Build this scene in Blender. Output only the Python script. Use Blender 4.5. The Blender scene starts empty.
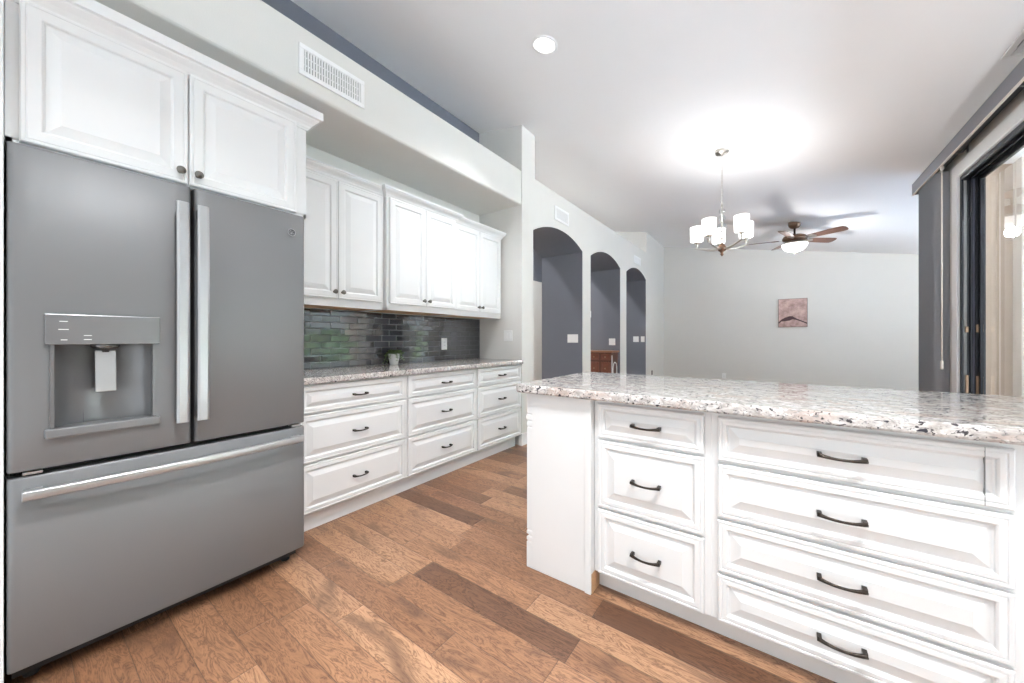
import bpy, bmesh, math, random
from mathutils import Vector, Matrix
C = bpy.context.scene.collection
random.seed(7)
PI = math.pi

# ------------------------------------------------------------------ camera, sky, exposure
cam_d = bpy.data.cameras.new('camera')
cam_d.sensor_width = 36.0
cam_d.lens = 36.0 * 364.3 / 1024.0
cam_d.shift_y = -2.8 / 1024.0
cam_d.clip_start = 0.02
cam = bpy.data.objects.new('camera', cam_d)
C.objects.link(cam)
cam.location = (0, 0, 1.14)
cam.rotation_euler = (PI / 2, 0, math.radians(36.01))
bpy.context.scene.camera = cam

vs = bpy.context.scene.view_settings
vs.view_transform = 'Standard'
vs.look = 'None'
vs.gamma = 1.0
vs.use_curve_mapping = False
vs.exposure = 0.76

w = bpy.data.worlds.new('sky')
bpy.context.scene.world = w
w.use_nodes = True
bg = w.node_tree.nodes['Background']
bg.inputs['Color'].default_value = (0.88, 0.95, 1.0, 1)
bg.inputs['Strength'].default_value = 1.2

sun_d = bpy.data.lights.new('sun', 'SUN'); sun_d.energy = 135; sun_d.angle = math.radians(0.6); sun_d.color = (0.9, 0.96, 1.0)
sun = bpy.data.objects.new('sun', sun_d); C.objects.link(sun)
sun.rotation_euler = Vector((0.45, -0.40, -1.0)).to_track_quat('-Z', 'Y').to_euler()

def area_lamp(name, loc, power, size, rot=(0, 0, 0), color=(1, 1, 1), shape='DISK', spread=None):
    d = bpy.data.lights.new(name, 'AREA')
    d.energy = power; d.shape = shape; d.size = size; d.color = color
    if spread: d.spread = spread
    o = bpy.data.objects.new(name, d); C.objects.link(o)
    o.location = loc; o.rotation_euler = rot
    return o

def point_lamp(name, loc, power, radius, color=(1, 1, 1)):
    d = bpy.data.lights.new(name, 'POINT')
    d.energy = power; d.shadow_soft_size = radius; d.color = color
    o = bpy.data.objects.new(name, d); C.objects.link(o)
    o.location = loc
    return o

CEIL_A, CEIL_S, CEIL_K = 3.065, 0.178, 0.0115
def ceil_z(x, y): return CEIL_A - CEIL_S * x - CEIL_K * y

CAN_FILL_WATTS = 14
for _x, _y, _z, _p in ((2.7, 7.6, 0.5, 6), (0.1, -1.5, 0.8, 12), (1.02, 2.55, 0.7, 5)):      # unseen upward fill lamps, added to brighten the ceiling
    area_lamp('ceiling_fill_lamp', (_x, _y, _z), _p, 0.35, rot=(PI, 0, 0), color=(0.9, 0.96, 1), spread=math.radians(118))
CAN_AND_FILLS = [(-1.37, 2.29), (-0.35, 0.3), (-0.35, -1.9), (0.55, 0.6), (0.55, -1.9)]  # first is the visible can; the rest are added unseen fill lamps

cy = bpy.context.scene.cycles
cy.max_bounces = 16; cy.diffuse_bounces = 8; cy.transparent_max_bounces = 16

# ------------------------------------------------------------------ materials
def mat(name, color=(0.8, 0.8, 0.8), rough=0.5, metal=0.0, emit=None, estr=0.0, bump=0.0, bscale=200.0, var=0.0, vscale=6.0, coat=0.0, spec=None):
    m = bpy.data.materials.new(name); m.use_nodes = True
    nt = m.node_tree; n = nt.nodes; b = n['Principled BSDF']
    b.inputs['Base Color'].default_value = (*color, 1)
    b.inputs['Roughness'].default_value = rough
    b.inputs['Metallic'].default_value = metal
    if spec is not None: b.inputs['Specular IOR Level'].default_value = spec
    if coat:
        b.inputs['Coat Weight'].default_value = coat
        b.inputs['Coat Roughness'].default_value = 0.08
    if emit:
        b.inputs['Emission Color'].default_value = (*emit, 1)
        b.inputs['Emission Strength'].default_value = estr
    tc = n.new('ShaderNodeTexCoord')
    if var:
        nz = n.new('ShaderNodeTexNoise'); nz.inputs['Scale'].default_value = vscale; nz.inputs['Detail'].default_value = 4
        nt.links.new(tc.outputs['Object'], nz.inputs['Vector'])
        mx = n.new('ShaderNodeMix'); mx.data_type = 'RGBA'
        mx.inputs['A'].default_value = (*[c * (1 - var) for c in color], 1)
        mx.inputs['B'].default_value = (*[min(1, c * (1 + var)) for c in color], 1)
        nt.links.new(nz.outputs['Fac'], mx.inputs['Factor'])
        nt.links.new(mx.outputs['Result'], b.inputs['Base Color'])
    if bump:
        nz2 = n.new('ShaderNodeTexNoise'); nz2.inputs['Scale'].default_value = bscale; nz2.inputs['Detail'].default_value = 3
        nt.links.new(tc.outputs['Object'], nz2.inputs['Vector'])
        bp = n.new('ShaderNodeBump'); bp.inputs['Strength'].default_value = bump; bp.inputs['Distance'].default_value = 0.002
        nt.links.new(nz2.outputs['Fac'], bp.inputs['Height'])
        nt.links.new(bp.outputs['Normal'], b.inputs['Normal'])
    return m

def ramp(nt, stops, interp='LINEAR'):
    r = nt.nodes.new('ShaderNodeValToRGB'); cr = r.color_ramp; cr.interpolation = interp
    while len(cr.elements) < len(stops): cr.elements.new(0.5)
    for e, (p, c) in zip(cr.elements, stops):
        e.position = p; e.color = (*c, 1) if len(c) == 3 else c
    return r

def math_node(nt, op, a, b=None):
    m = nt.nodes.new('ShaderNodeMath'); m.operation = op
    for i, v in enumerate((a, b)):
        if v is None: continue
        if isinstance(v, (int, float)): m.inputs[i].default_value = v
        else: nt.links.new(v, m.inputs[i])
    return m.outputs[0]

def floor_material():
    m = bpy.data.materials.new('hickory_planks'); m.use_nodes = True
    nt = m.node_tree; n = nt.nodes; L = nt.links; b = n['Principled BSDF']
    tc = n.new('ShaderNodeTexCoord'); sp = n.new('ShaderNodeSeparateXYZ')
    L.new(tc.outputs['Object'], sp.inputs[0])
    X, Y = sp.outputs[0], sp.outputs[1]
    W, LN = 0.127, 0.82
    yr = math_node(nt, 'DIVIDE', Y, W); row = math_node(nt, 'FLOOR', yr); fy = math_node(nt, 'FRACT', yr)
    wn = n.new('ShaderNodeTexWhiteNoise'); wn.noise_dimensions = '1D'; L.new(row, wn.inputs['W'])
    xs = math_node(nt, 'ADD', math_node(nt, 'DIVIDE', X, LN), math_node(nt, 'MULTIPLY', wn.outputs['Value'], 7.3))
    cell = math_node(nt, 'FLOOR', xs); fx = math_node(nt, 'FRACT', xs)
    cb = n.new('ShaderNodeCombineXYZ'); L.new(row, cb.inputs[0]); L.new(cell, cb.inputs[1])
    wn2 = n.new('ShaderNodeTexWhiteNoise'); wn2.noise_dimensions = '2D'; L.new(cb.outputs[0], wn2.inputs['Vector'])
    # grain coordinates, offset for each plank
    off = n.new('ShaderNodeVectorMath'); off.operation = 'MULTIPLY_ADD'
    L.new(wn2.outputs['Color'], off.inputs[0]); off.inputs[1].default_value = (13, 17, 11); L.new(tc.outputs['Object'], off.inputs[2])
    mp = n.new('ShaderNodeMapping'); mp.inputs['Scale'].default_value = (1.6, 9.0, 1); L.new(off.outputs[0], mp.inputs['Vector'])
    g1 = n.new('ShaderNodeTexNoise'); g1.inputs['Scale'].default_value = 2.2; g1.inputs['Detail'].default_value = 6; g1.inputs['Roughness'].default_value = 0.62; g1.inputs['Distortion'].default_value = 1.4
    L.new(mp.outputs[0], g1.inputs['Vector'])
    rings = math_node(nt, 'FRACT', math_node(nt, 'MULTIPLY', g1.outputs['Fac'], 9.0))
    rings = math_node(nt, 'ABSOLUTE', math_node(nt, 'SUBTRACT', rings, 0.5))          # 0..0.5 cathedral rings
    mp2 = n.new('ShaderNodeMapping'); mp2.inputs['Scale'].default_value = (9, 120, 1); L.new(off.outputs[0], mp2.inputs['Vector'])
    g2 = n.new('ShaderNodeTexNoise'); g2.inputs['Scale'].default_value = 1.0; g2.inputs['Detail'].default_value = 3
    L.new(mp2.outputs[0], g2.inputs['Vector'])
    mp3 = n.new('ShaderNodeMapping'); mp3.inputs['Scale'].default_value = (2.6, 7, 1); L.new(off.outputs[0], mp3.inputs['Vector'])
    g3 = n.new('ShaderNodeTexNoise'); g3.inputs['Scale'].default_value = 1.0; g3.inputs['Detail'].default_value = 4; g3.inputs['Distortion'].default_value = 0.6
    L.new(mp3.outputs[0], g3.inputs['Vector'])
    base = ramp(nt, [(0.0, (0.13, 0.064, 0.037)), (0.2, (0.23, 0.116, 0.064)), (0.6, (0.31, 0.165, 0.093)), (1.0, (0.42, 0.245, 0.145))])
    L.new(wn2.outputs['Value'], base.inputs['Fac'])
    # ring darkening
    rr = ramp(nt, [(0.0, (0.38, 0.30, 0.26)), (0.15, (0.84, 0.80, 0.78)), (0.5, (1.15, 1.14, 1.12))])
    L.new(rings, rr.inputs['Fac'])
    mul = n.new('ShaderNodeMix'); mul.data_type = 'RGBA'; mul.blend_type = 'MULTIPLY'; mul.inputs['Factor'].default_value = 0.95
    L.new(base.outputs[0], mul.inputs['A']); L.new(rr.outputs[0], mul.inputs['B'])
    fr = ramp(nt, [(0.25, (0.78, 0.75, 0.73)), (0.6, (1.06, 1.05, 1.04))]); L.new(g2.outputs['Fac'], fr.inputs['Fac'])
    mul2 = n.new('ShaderNodeMix'); mul2.data_type = 'RGBA'; mul2.blend_type = 'MULTIPLY'; mul2.inputs['Factor'].default_value = 0.7
    L.new(mul.outputs['Result'], mul2.inputs['A']); L.new(fr.outputs[0], mul2.inputs['B'])
    # dark heartwood stains
    st = ramp(nt, [(0.55, (0, 0, 0)), (0.70, (1, 1, 1))]); L.new(g3.outputs['Fac'], st.inputs['Fac'])
    stain = n.new('ShaderNodeMix'); stain.data_type = 'RGBA'
    L.new(math_node(nt, 'MULTIPLY', st.outputs[0], 0.72), stain.inputs['Factor'])
    L.new(mul2.outputs['Result'], stain.inputs['A']); stain.inputs['B'].default_value = (0.105, 0.052, 0.032, 1)
    # grooves
    dy = math_node(nt, 'MULTIPLY', math_node(nt, 'MINIMUM', fy, math_node(nt, 'SUBTRACT', 1.0, fy)), W)
    dx = math_node(nt, 'MULTIPLY', math_node(nt, 'MINIMUM', fx, math_node(nt, 'SUBTRACT', 1.0, fx)), LN)
    d = math_node(nt, 'MINIMUM', dx, dy)
    gm = math_node(nt, 'LESS_THAN', d, 0.0013)
    gr = n.new('ShaderNodeMix'); gr.data_type = 'RGBA'
    L.new(math_node(nt, 'MULTIPLY', gm, 0.75), gr.inputs['Factor']); L.new(stain.outputs['Result'], gr.inputs['A']); gr.inputs['B'].default_value = (0.06, 0.03, 0.018, 1)
    L.new(gr.outputs['Result'], b.inputs['Base Color'])
    b.inputs['Roughness'].default_value = 0.33
    bev = ramp(nt, [(0.0, (0, 0, 0)), (0.005, (1, 1, 1))]); L.new(d, bev.inputs['Fac'])
    hsum = math_node(nt, 'ADD', bev.outputs[0], math_node(nt, 'MULTIPLY', g1.outputs['Fac'], 0.5))
    bp = n.new('ShaderNodeBump'); bp.inputs['Strength'].default_value = 0.35; bp.inputs['Distance'].default_value = 0.003
    L.new(hsum, bp.inputs['Height']); L.new(bp.outputs['Normal'], b.inputs['Normal'])
    return m

def granite_material():
    m = bpy.data.materials.new('speckled_granite'); m.use_nodes = True
    nt = m.node_tree; n = nt.nodes; L = nt.links; b = n['Principled BSDF']
    tc = n.new('ShaderNodeTexCoord')
    mp = n.new('ShaderNodeMapping'); mp.inputs['Scale'].default_value = (0.8, 1.5, 1.2); L.new(tc.outputs['Object'], mp.inputs['Vector'])
    def noise(scale, detail=4, rough=0.6, dist=0.0):
        z = n.new('ShaderNodeTexNoise'); z.inputs['Scale'].default_value = scale; z.inputs['Detail'].default_value = detail
        z.inputs['Roughness'].default_value = rough; z.inputs['Distortion'].default_value = dist
        L.new(mp.outputs[0], z.inputs['Vector']); return z.outputs['Fac']
    def over(a, fac, col):
        x = n.new('ShaderNodeMix'); x.data_type = 'RGBA'; L.new(fac, x.inputs['Factor'])
        L.new(a, x.inputs['A']); x.inputs['B'].default_value = (*col, 1); return x.outputs['Result']
    base = ramp(nt, [(0.3, (0.30, 0.275, 0.26)), (0.47, (0.48, 0.44, 0.415)), (0.62, (0.70, 0.67, 0.65))]); L.new(noise(34, 5, 0.65, 0.6), base.inputs['Fac'])
    c = base.outputs[0]
    pk = ramp(nt, [(0.52, (0, 0, 0)), (0.66, (0.75, 0.75, 0.75))]); L.new(noise(9, 4, 0.6, 0.8), pk.inputs['Fac'])
    c = over(c, pk.outputs[0], (0.50, 0.39, 0.34))
    gy = ramp(nt, [(0.55, (0, 0, 0)), (0.62, (0.85, 0.85, 0.85))]); L.new(noise(60, 4, 0.7, 1.0), gy.inputs['Fac'])
    c = over(c, gy.outputs[0], (0.25, 0.24, 0.24))
    wh = ramp(nt, [(0.60, (0, 0, 0)), (0.65, (0.7, 0.7, 0.7))]); L.new(noise(47, 3, 0.6, 0.4), wh.inputs['Fac'])
    c = over(c, wh.outputs[0], (0.76, 0.75, 0.74))
    sp = ramp(nt, [(0.60, (0, 0, 0)), (0.63, (1, 1, 1))]); L.new(noise(78, 3, 0.55, 0.8), sp.inputs['Fac'])
    c = over(c, sp.outputs[0], (0.06, 0.05, 0.055))
    sp2 = ramp(nt, [(0.655, (0, 0, 0)), (0.68, (1, 1, 1))]); L.new(noise(41, 2, 0.5, 0.5), sp2.inputs['Fac'])
    c = over(c, sp2.outputs[0], (0.03, 0.025, 0.035))
    L.new(c, b.inputs['Base Color'])
    b.inputs['Roughness'].default_value = 0.07
    return m

def tile_material():
    m = bpy.data.materials.new('glossy_grey_tile'); m.use_nodes = True
    nt = m.node_tree; n = nt.nodes; L = nt.links; b = n['Principled BSDF']
    tc = n.new('ShaderNodeTexCoord'); sp = n.new('ShaderNodeSeparateXYZ'); L.new(tc.outputs['Object'], sp.inputs[0])
    cb = n.new('ShaderNodeCombineXYZ'); L.new(sp.outputs[0], cb.inputs[0]); L.new(sp.outputs[2], cb.inputs[1])
    br = n.new('ShaderNodeTexBrick'); L.new(cb.outputs[0], br.inputs['Vector'])
    br.inputs['Scale'].default_value = 1.0; br.inputs['Brick Width'].default_value = 0.15; br.inputs['Row Height'].default_value = 0.0505
    br.inputs['Mortar Size'].default_value = 0.0016; br.inputs['Mortar Smooth'].default_value = 0.1; br.inputs['Bias'].default_value = 0.0
    br.inputs['Color1'].default_value = (0.030, 0.032, 0.040, 1); br.inputs['Color2'].default_value = (0.042, 0.044, 0.053, 1)
    br.inputs['Mortar'].default_value = (0.10, 0.10, 0.105, 1)
    L.new(br.outputs['Color'], b.inputs['Base Color'])
    ro = math_node(nt, 'ADD', math_node(nt, 'MULTIPLY', br.outputs['Fac'], 0.5), 0.05); L.new(ro, b.inputs['Roughness'])
    b2 = n.new('ShaderNodeTexBrick'); L.new(cb.outputs[0], b2.inputs['Vector'])
    b2.inputs['Scale'].default_value = 1.0; b2.inputs['Brick Width'].default_value = 0.15; b2.inputs['Row Height'].default_value = 0.0505
    b2.inputs['Mortar Size'].default_value = 0.008; b2.inputs['Mortar Smooth'].default_value = 1.0
    nz = n.new('ShaderNodeTexNoise'); nz.inputs['Scale'].default_value = 9; L.new(tc.outputs['Object'], nz.inputs['Vector'])
    hh = math_node(nt, 'ADD', math_node(nt, 'MULTIPLY', b2.outputs['Fac'], -1.0), math_node(nt, 'MULTIPLY', nz.outputs['Fac'], 0.12))
    bp = n.new('ShaderNodeBump'); bp.inputs['Strength'].default_value = 0.5; bp.inputs['Distance'].default_value = 0.002
    L.new(hh, bp.inputs['Height']); L.new(bp.outputs['Normal'], b.inputs['Normal'])
    b.inputs['Specular IOR Level'].default_value = 1.0
    b.inputs['Coat Weight'].default_value = 0.6; b.inputs['Coat Roughness'].default_value = 0.03; b.inputs['Coat IOR'].default_value = 1.6
    b3 = n.new('ShaderNodeTexBrick'); L.new(cb.outputs[0], b3.inputs['Vector'])
    b3.inputs['Scale'].default_value = 1.0; b3.inputs['Brick Width'].default_value = 0.15; b3.inputs['Row Height'].default_value = 0.0505
    b3.inputs['Mortar Size'].default_value = 0.0; b3.inputs['Color1'].default_value = (0, 0, 0, 1); b3.inputs['Color2'].default_value = (1, 1, 1, 1)
    r1 = math_node(nt, 'SUBTRACT', b3.outputs['Color'], 0.5)
    r2 = math_node(nt, 'SUBTRACT', math_node(nt, 'FRACT', math_node(nt, 'MULTIPLY', b3.outputs['Color'], 7.31)), 0.5)
    tl = n.new('ShaderNodeCombineXYZ'); L.new(math_node(nt, 'MULTIPLY', r1, 0.035), tl.inputs[1]); L.new(math_node(nt, 'MULTIPLY', r2, 0.045), tl.inputs[2])
    ge = n.new('ShaderNodeNewGeometry'); va = n.new('ShaderNodeVectorMath'); va.operation = 'ADD'; L.new(ge.outputs['Normal'], va.inputs[0]); L.new(tl.outputs[0], va.inputs[1])
    vn = n.new('ShaderNodeVectorMath'); vn.operation = 'NORMALIZE'; L.new(va.outputs[0], vn.inputs[0]); L.new(vn.outputs[0], bp.inputs['Normal'])
    return m

def glass_material(name, tint=(0.96, 0.97, 0.97), ior=1.5):
    m = bpy.data.materials.new(name); m.use_nodes = True
    nt = m.node_tree; n = nt.nodes; n.clear()
    out = n.new('ShaderNodeOutputMaterial'); tr = n.new('ShaderNodeBsdfTransparent'); gl = n.new('ShaderNodeBsdfGlossy')
    tr.inputs['Color'].default_value = (*tint, 1); gl.inputs['Roughness'].default_value = 0.02
    fr = n.new('ShaderNodeFresnel'); fr.inputs['IOR'].default_value = ior
    mx = n.new('ShaderNodeMixShader'); ge = n.new('ShaderNodeNewGeometry')
    fac = math_node(nt, 'MULTIPLY', fr.outputs[0], math_node(nt, 'SUBTRACT', 1.0, ge.outputs['Backfacing']))
    nt.links.new(fac, mx.inputs[0]); nt.links.new(tr.outputs[0], mx.inputs[1]); nt.links.new(gl.outputs[0], mx.inputs[2])
    nt.links.new(mx.outputs[0], out.inputs[0])
    return m

def brushed_material(name, color, rough, metal, axis=(1, 1, 60), amount=0.06, wave=None):
    m = mat(name, color, rough, metal)
    nt = m.node_tree; n = nt.nodes; b = n['Principled BSDF']
    tc = n.new('ShaderNodeTexCoord'); mp = n.new('ShaderNodeMapping'); mp.inputs['Scale'].default_value = axis
    nt.links.new(tc.outputs['Object'], mp.inputs['Vector'])
    nz = n.new('ShaderNodeTexNoise'); nz.inputs['Scale'].default_value = 4; nz.inputs['Detail'].default_value = 5
    nt.links.new(mp.outputs[0], nz.inputs['Vector'])
    ro = math_node(nt, 'ADD', math_node(nt, 'MULTIPLY', nz.outputs['Fac'], amount * 2), rough - amount)
    nt.links.new(ro, b.inputs['Roughness'])
    return m

def painting_material():
    m = bpy.data.materials.new('abstract_canvas_paint'); m.use_nodes = True
    nt = m.node_tree; n = nt.nodes; L = nt.links; b = n['Principled BSDF']
    tc = n.new('ShaderNodeTexCoord')
    nz = n.new('ShaderNodeTexNoise'); nz.inputs['Scale'].default_value = 9; nz.inputs['Detail'].default_value = 6; nz.inputs['Roughness'].default_value = 0.7
    L.new(tc.outputs['Object'], nz.inputs['Vector'])
    r = ramp(nt, [(0.3, (0.26, 0.17, 0.15)), (0.5, (0.50, 0.34, 0.31)), (0.7, (0.68, 0.50, 0.46))]); L.new(nz.outputs['Fac'], r.inputs['Fac'])
    L.new(r.outputs[0], b.inputs['Base Color']); b.inputs['Roughness'].default_value = 0.6
    return m

M = {}
M['cab'] = mat('white_cabinet_paint', (0.76, 0.76, 0.76), 0.32, var=0.015)
M['trimw'] = mat('white_trim_paint', (0.86, 0.86, 0.86), 0.4, var=0.015)
M['wall'] = mat('greige_wall_paint', (0.71, 0.70, 0.67), 0.75, bump=0.25, bscale=160, var=0.02)
M['ceil'] = mat('white_ceiling_paint', (0.90, 0.90, 0.905), 0.85, bump=0.2, bscale=120, var=0.01)
M['blue'] = mat('slate_blue_wall_paint', (0.15, 0.16, 0.19), 0.7, bump=0.2, bscale=160, var=0.03)
M['floor'] = floor_material()
M['granite'] = granite_material()
M['tile'] = tile_material()
M['slate'] = brushed_material('slate_steel', (0.175, 0.176, 0.18), 0.42, 0.2, (40, 1, 1), 0.05)
M['slate_dark'] = brushed_material('dark_slate_steel', (0.2, 0.2, 0.205), 0.25, 0.8, (40, 1, 1), 0.05)
M['slate_recess'] = brushed_material('satin_recess_steel', (0.17, 0.17, 0.174), 0.3, 0.5, (40, 1, 1), 0.05)
M['steel'] = brushed_material('brushed_steel', (0.42, 0.42, 0.425), 0.33, 0.75, (2, 2, 60), 0.06)
M['panel_gloss'] = mat('glossy_grey_panel', (0.2, 0.2, 0.205), 0.25, 0.4, var=0.03)
M['black'] = mat('black_plastic', (0.012, 0.012, 0.013), 0.45, var=0.2)
M['black_alu'] = mat('black_aluminium', (0.014, 0.015, 0.02), 0.3, 0.3, var=0.2)
M['grey_alu'] = mat('grey_aluminium', (0.17, 0.165, 0.16), 0.5, 0.3, var=0.1)
M['alu_highlight'] = mat('painted_bluish_highlight', (0.06, 0.065, 0.095), 0.5, var=0.1)  # bluish highlight on the black aluminium, put into the colour
M['bronze'] = mat('oil_rubbed_bronze', (0.045, 0.035, 0.028), 0.35, 0.8, var=0.4, vscale=60)
M['pewter'] = mat('pewter', (0.17, 0.165, 0.15), 0.35, 0.9, var=0.15, vscale=40)
M['rawwood'] = mat('raw_maple_wood', (0.58, 0.35, 0.19), 0.6, var=0.15, vscale=14)
M['plate'] = mat('white_plastic_plate', (0.86, 0.86, 0.85), 0.35, var=0.01)
M['darkslot'] = mat('dark_slot', (0.05, 0.05, 0.05), 0.7, var=0.2)
M['ventgrey'] = mat('shadowed_duct_metal', (0.25, 0.25, 0.25), 0.7, var=0.1)
M['nickel'] = mat('brushed_nickel', (0.55, 0.52, 0.48), 0.28, 1.0, var=0.05)
M['copper'] = mat('copper_bronze', (0.20, 0.115, 0.075), 0.35, 0.7, var=0.25, vscale=30)
M['walnut'] = mat('walnut_blade_wood', (0.13, 0.062, 0.042), 0.42, var=0.2, vscale=20)
M['shade_glow'] = mat('lit_opal_glass', (0.9, 0.9, 0.9), 0.3, emit=(1.0, 0.985, 0.96), estr=1.6, var=0.01)
M['lens_glow'] = mat('lit_downlight_lens', (0.9, 0.9, 0.9), 0.4, emit=(1, 0.99, 0.97), estr=3.0, var=0.01)
M['crystal'] = glass_material('clear_crystal', (0.9, 0.92, 0.93), 1.6)
M['glass'] = glass_material('door_glass', (0.93, 0.95, 0.95), 1.5)
M['vane'] = mat('grey_blind_fabric', (0.28, 0.285, 0.305), 0.6, var=0.05, vscale=30)
M['valance'] = brushed_material('grey_valance_vinyl', (0.17, 0.175, 0.20), 0.35, 0.2, (1, 1, 40), 0.05)
M['ivory'] = mat('ivory_plastic', (0.75, 0.68, 0.62), 0.4, var=0.03)
M['brass'] = mat('tan_brass', (0.42, 0.28, 0.18), 0.5, 0.2, var=0.1)
M['stucco'] = mat('tan_stucco', (0.48, 0.38, 0.31), 0.9, bump=0.5, bscale=90, var=0.05, vscale=12)
M['stucco_pale'] = mat('pale_stucco', (0.52, 0.46, 0.42), 0.9, bump=0.4, bscale=90, var=0.03)
M['concrete'] = mat('patio_concrete', (0.50, 0.51, 0.54), 0.8, bump=0.3, bscale=60, var=0.1, vscale=3)
M['pool'] = mat('blue_pool_water', (0.12, 0.22, 0.36), 0.12, var=0.1, vscale=2)
M['hedge'] = mat('hedge_leaf', (0.045, 0.065, 0.022), 0.6, var=0.5, vscale=18)
M['leaf'] = mat('trailing_plant_leaf', (0.16, 0.24, 0.07), 0.45, var=0.45, vscale=90)
M['soil'] = mat('potting_soil', (0.05, 0.035, 0.025), 0.9, bump=0.5, bscale=300, var=0.3)
M['ceramic'] = mat('white_glazed_ceramic', (0.85, 0.85, 0.84), 0.15, var=0.02)
M['cherry'] = mat('cherry_wood', (0.22, 0.075, 0.045), 0.35, var=0.3, vscale=25)
M['cherry_dark'] = mat('dark_cherry_wood', (0.10, 0.035, 0.022), 0.4, var=0.3, vscale=25)
M['cherry_top'] = mat('lighter_cherry_wood', (0.36, 0.18, 0.11), 0.35, var=0.2, vscale=25)
M['canvas'] = painting_material()
M['frame_dark'] = mat('dark_frame_edge', (0.12, 0.09, 0.08), 0.5, var=0.2)
M['paint_dark'] = mat('dark_maroon_paint', (0.05, 0.018, 0.025), 0.6, var=0.3, vscale=40)

# ------------------------------------------------------------------ mesh builder
class MB:
    def __init__(s): s.v = []; s.f = []; s.m = []; s.sm = []
    def add(s, vs, fs, mi=0, smooth=False):
        o = len(s.v); s.v += [tuple(p) for p in vs]
        for f in fs: s.f.append([i + o for i in f]); s.m.append(mi); s.sm.append(smooth)
        return s
    def box(s, x0, x1, y0, y1, z0, z1, mi=0):
        if x0 > x1: x0, x1 = x1, x0
        if y0 > y1: y0, y1 = y1, y0
        if z0 > z1: z0, z1 = z1, z0
        v = [(x0,y0,z0),(x1,y0,z0),(x1,y1,z0),(x0,y1,z0),(x0,y0,z1),(x1,y0,z1),(x1,y1,z1),(x0,y1,z1)]
        return s.add(v, [(0,3,2,1),(4,5,6,7),(0,1,5,4),(1,2,6,5),(2,3,7,6),(3,0,4,7)], mi)
    def hexa(s, v, mi=0):
        return s.add(v, [(0,3,2,1),(4,5,6,7),(0,1,5,4),(1,2,6,5),(2,3,7,6),(3,0,4,7)], mi)
    def rings(s, rs, mi=0, smooth=False, cap0=True, cap1=True, closed=False):
        n = len(rs[0]); v = [p for r in rs for p in r]; f = []
        k = len(rs)
        for i in range(k if closed else k - 1):
            j = (i + 1) % k
            for a in range(n):
                b = (a + 1) % n
                f.append((i*n+a, i*n+b, j*n+b, j*n+a))
        s.add(v, f, mi, smooth)
        o = len(s.v) - len(v)
        if not closed:
            if cap0: s.f.append([o + a for a in range(n)][::-1]); s.m.append(mi); s.sm.append(False)
            if cap1: s.f.append([o + (k-1)*n + a for a in range(n)]); s.m.append(mi); s.sm.append(False)
        return s
    def lathe(s, prof, c=(0,0,0), seg=24, mi=0, axis='z', cap0=True, cap1=True, smooth=True):
        rs = []
        for r, h in prof:
            ring = []
            for i in range(seg):
                a = 2*PI*i/seg; x, y = r*math.cos(a), r*math.sin(a)
                if axis == 'z': p = (c[0]+x, c[1]+y, c[2]+h)
                elif axis == '-y': p = (c[0]+x, c[1]-h, c[2]+y)
                elif axis == 'y': p = (c[0]+x, c[1]+h, c[2]-y)
                else: p = (c[0]+h, c[1]+x, c[2]+y)
                ring.append(p)
            rs.append(ring)
        return s.rings(rs, mi, smooth, cap0, cap1)
    def tube(s, pts, r, seg=8, mi=0, sx=1.0):
        pts = [Vector(p) for p in pts]; rs = []
        for i, p in enumerate(pts):
            t = (pts[min(i+1, len(pts)-1)] - pts[max(i-1, 0)]).normalized()
            up = Vector((0,0,1)) if abs(t.z) < 0.9 else Vector((1,0,0))
            a = t.cross(up).normalized(); b = a.cross(t).normalized()
            rad = r[i] if isinstance(r, (list, tuple)) else r
            rs.append([tuple(p + a*math.cos(2*PI*k/seg)*rad*sx + b*math.sin(2*PI*k/seg)*rad) for k in range(seg)])
        return s.rings(rs, mi, True)
    def sphere(s, c, r, seg=16, rg=10, mi=0, sz=1.0):
        prof = [(max(1e-4, r*math.sin(PI*i/rg)), -r*sz*math.cos(PI*i/rg)) for i in range(rg+1)]
        return s.lathe(prof, c, seg, mi)
    def build(s, name, mats, parent=None, bevel=0.0, seg=2, loc=None):
        me = bpy.data.meshes.new(name); me.from_pydata(s.v, [], s.f)
        if not isinstance(mats, (list, tuple)): mats = [mats]
        for m in mats: me.materials.append(m)
        for p, mi, sm in zip(me.polygons, s.m, s.sm): p.material_index = mi; p.use_smooth = sm
        bm = bmesh.new(); bm.from_mesh(me); bmesh.ops.recalc_face_normals(bm, faces=bm.faces); bm.to_mesh(me); bm.free()
        me.update()
        o = bpy.data.objects.new(name, me); C.objects.link(o)
        if parent is not None: o.parent = parent
        if loc: o.location = loc
        if bevel:
            b = o.modifiers.new('bevel', 'BEVEL'); b.width = bevel; b.segments = seg; b.limit_method = 'ANGLE'; b.angle_limit = math.radians(40)
        return o

def tag(o, label=None, cat=None, group=None, kind=None):
    if label: o['label'] = label
    if cat: o['category'] = cat
    if group: o['group'] = group
    if kind: o['kind'] = kind
    return o

def thing(name, loc, rz, label, cat, group=None):
    o = bpy.data.objects.new(name, None); o.empty_display_size = 0.1
    C.objects.link(o); o.location = loc; o.rotation_euler = (0, 0, rz)
    return tag(o, label, cat, group)

def struct(o, label=None, cat=None):
    return tag(o, label, cat, kind='structure')

def rect(x0, x1, z0, z1, y): return [(x0,y,z0),(x1,y,z0),(x1,y,z1),(x0,y,z1)]

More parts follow.
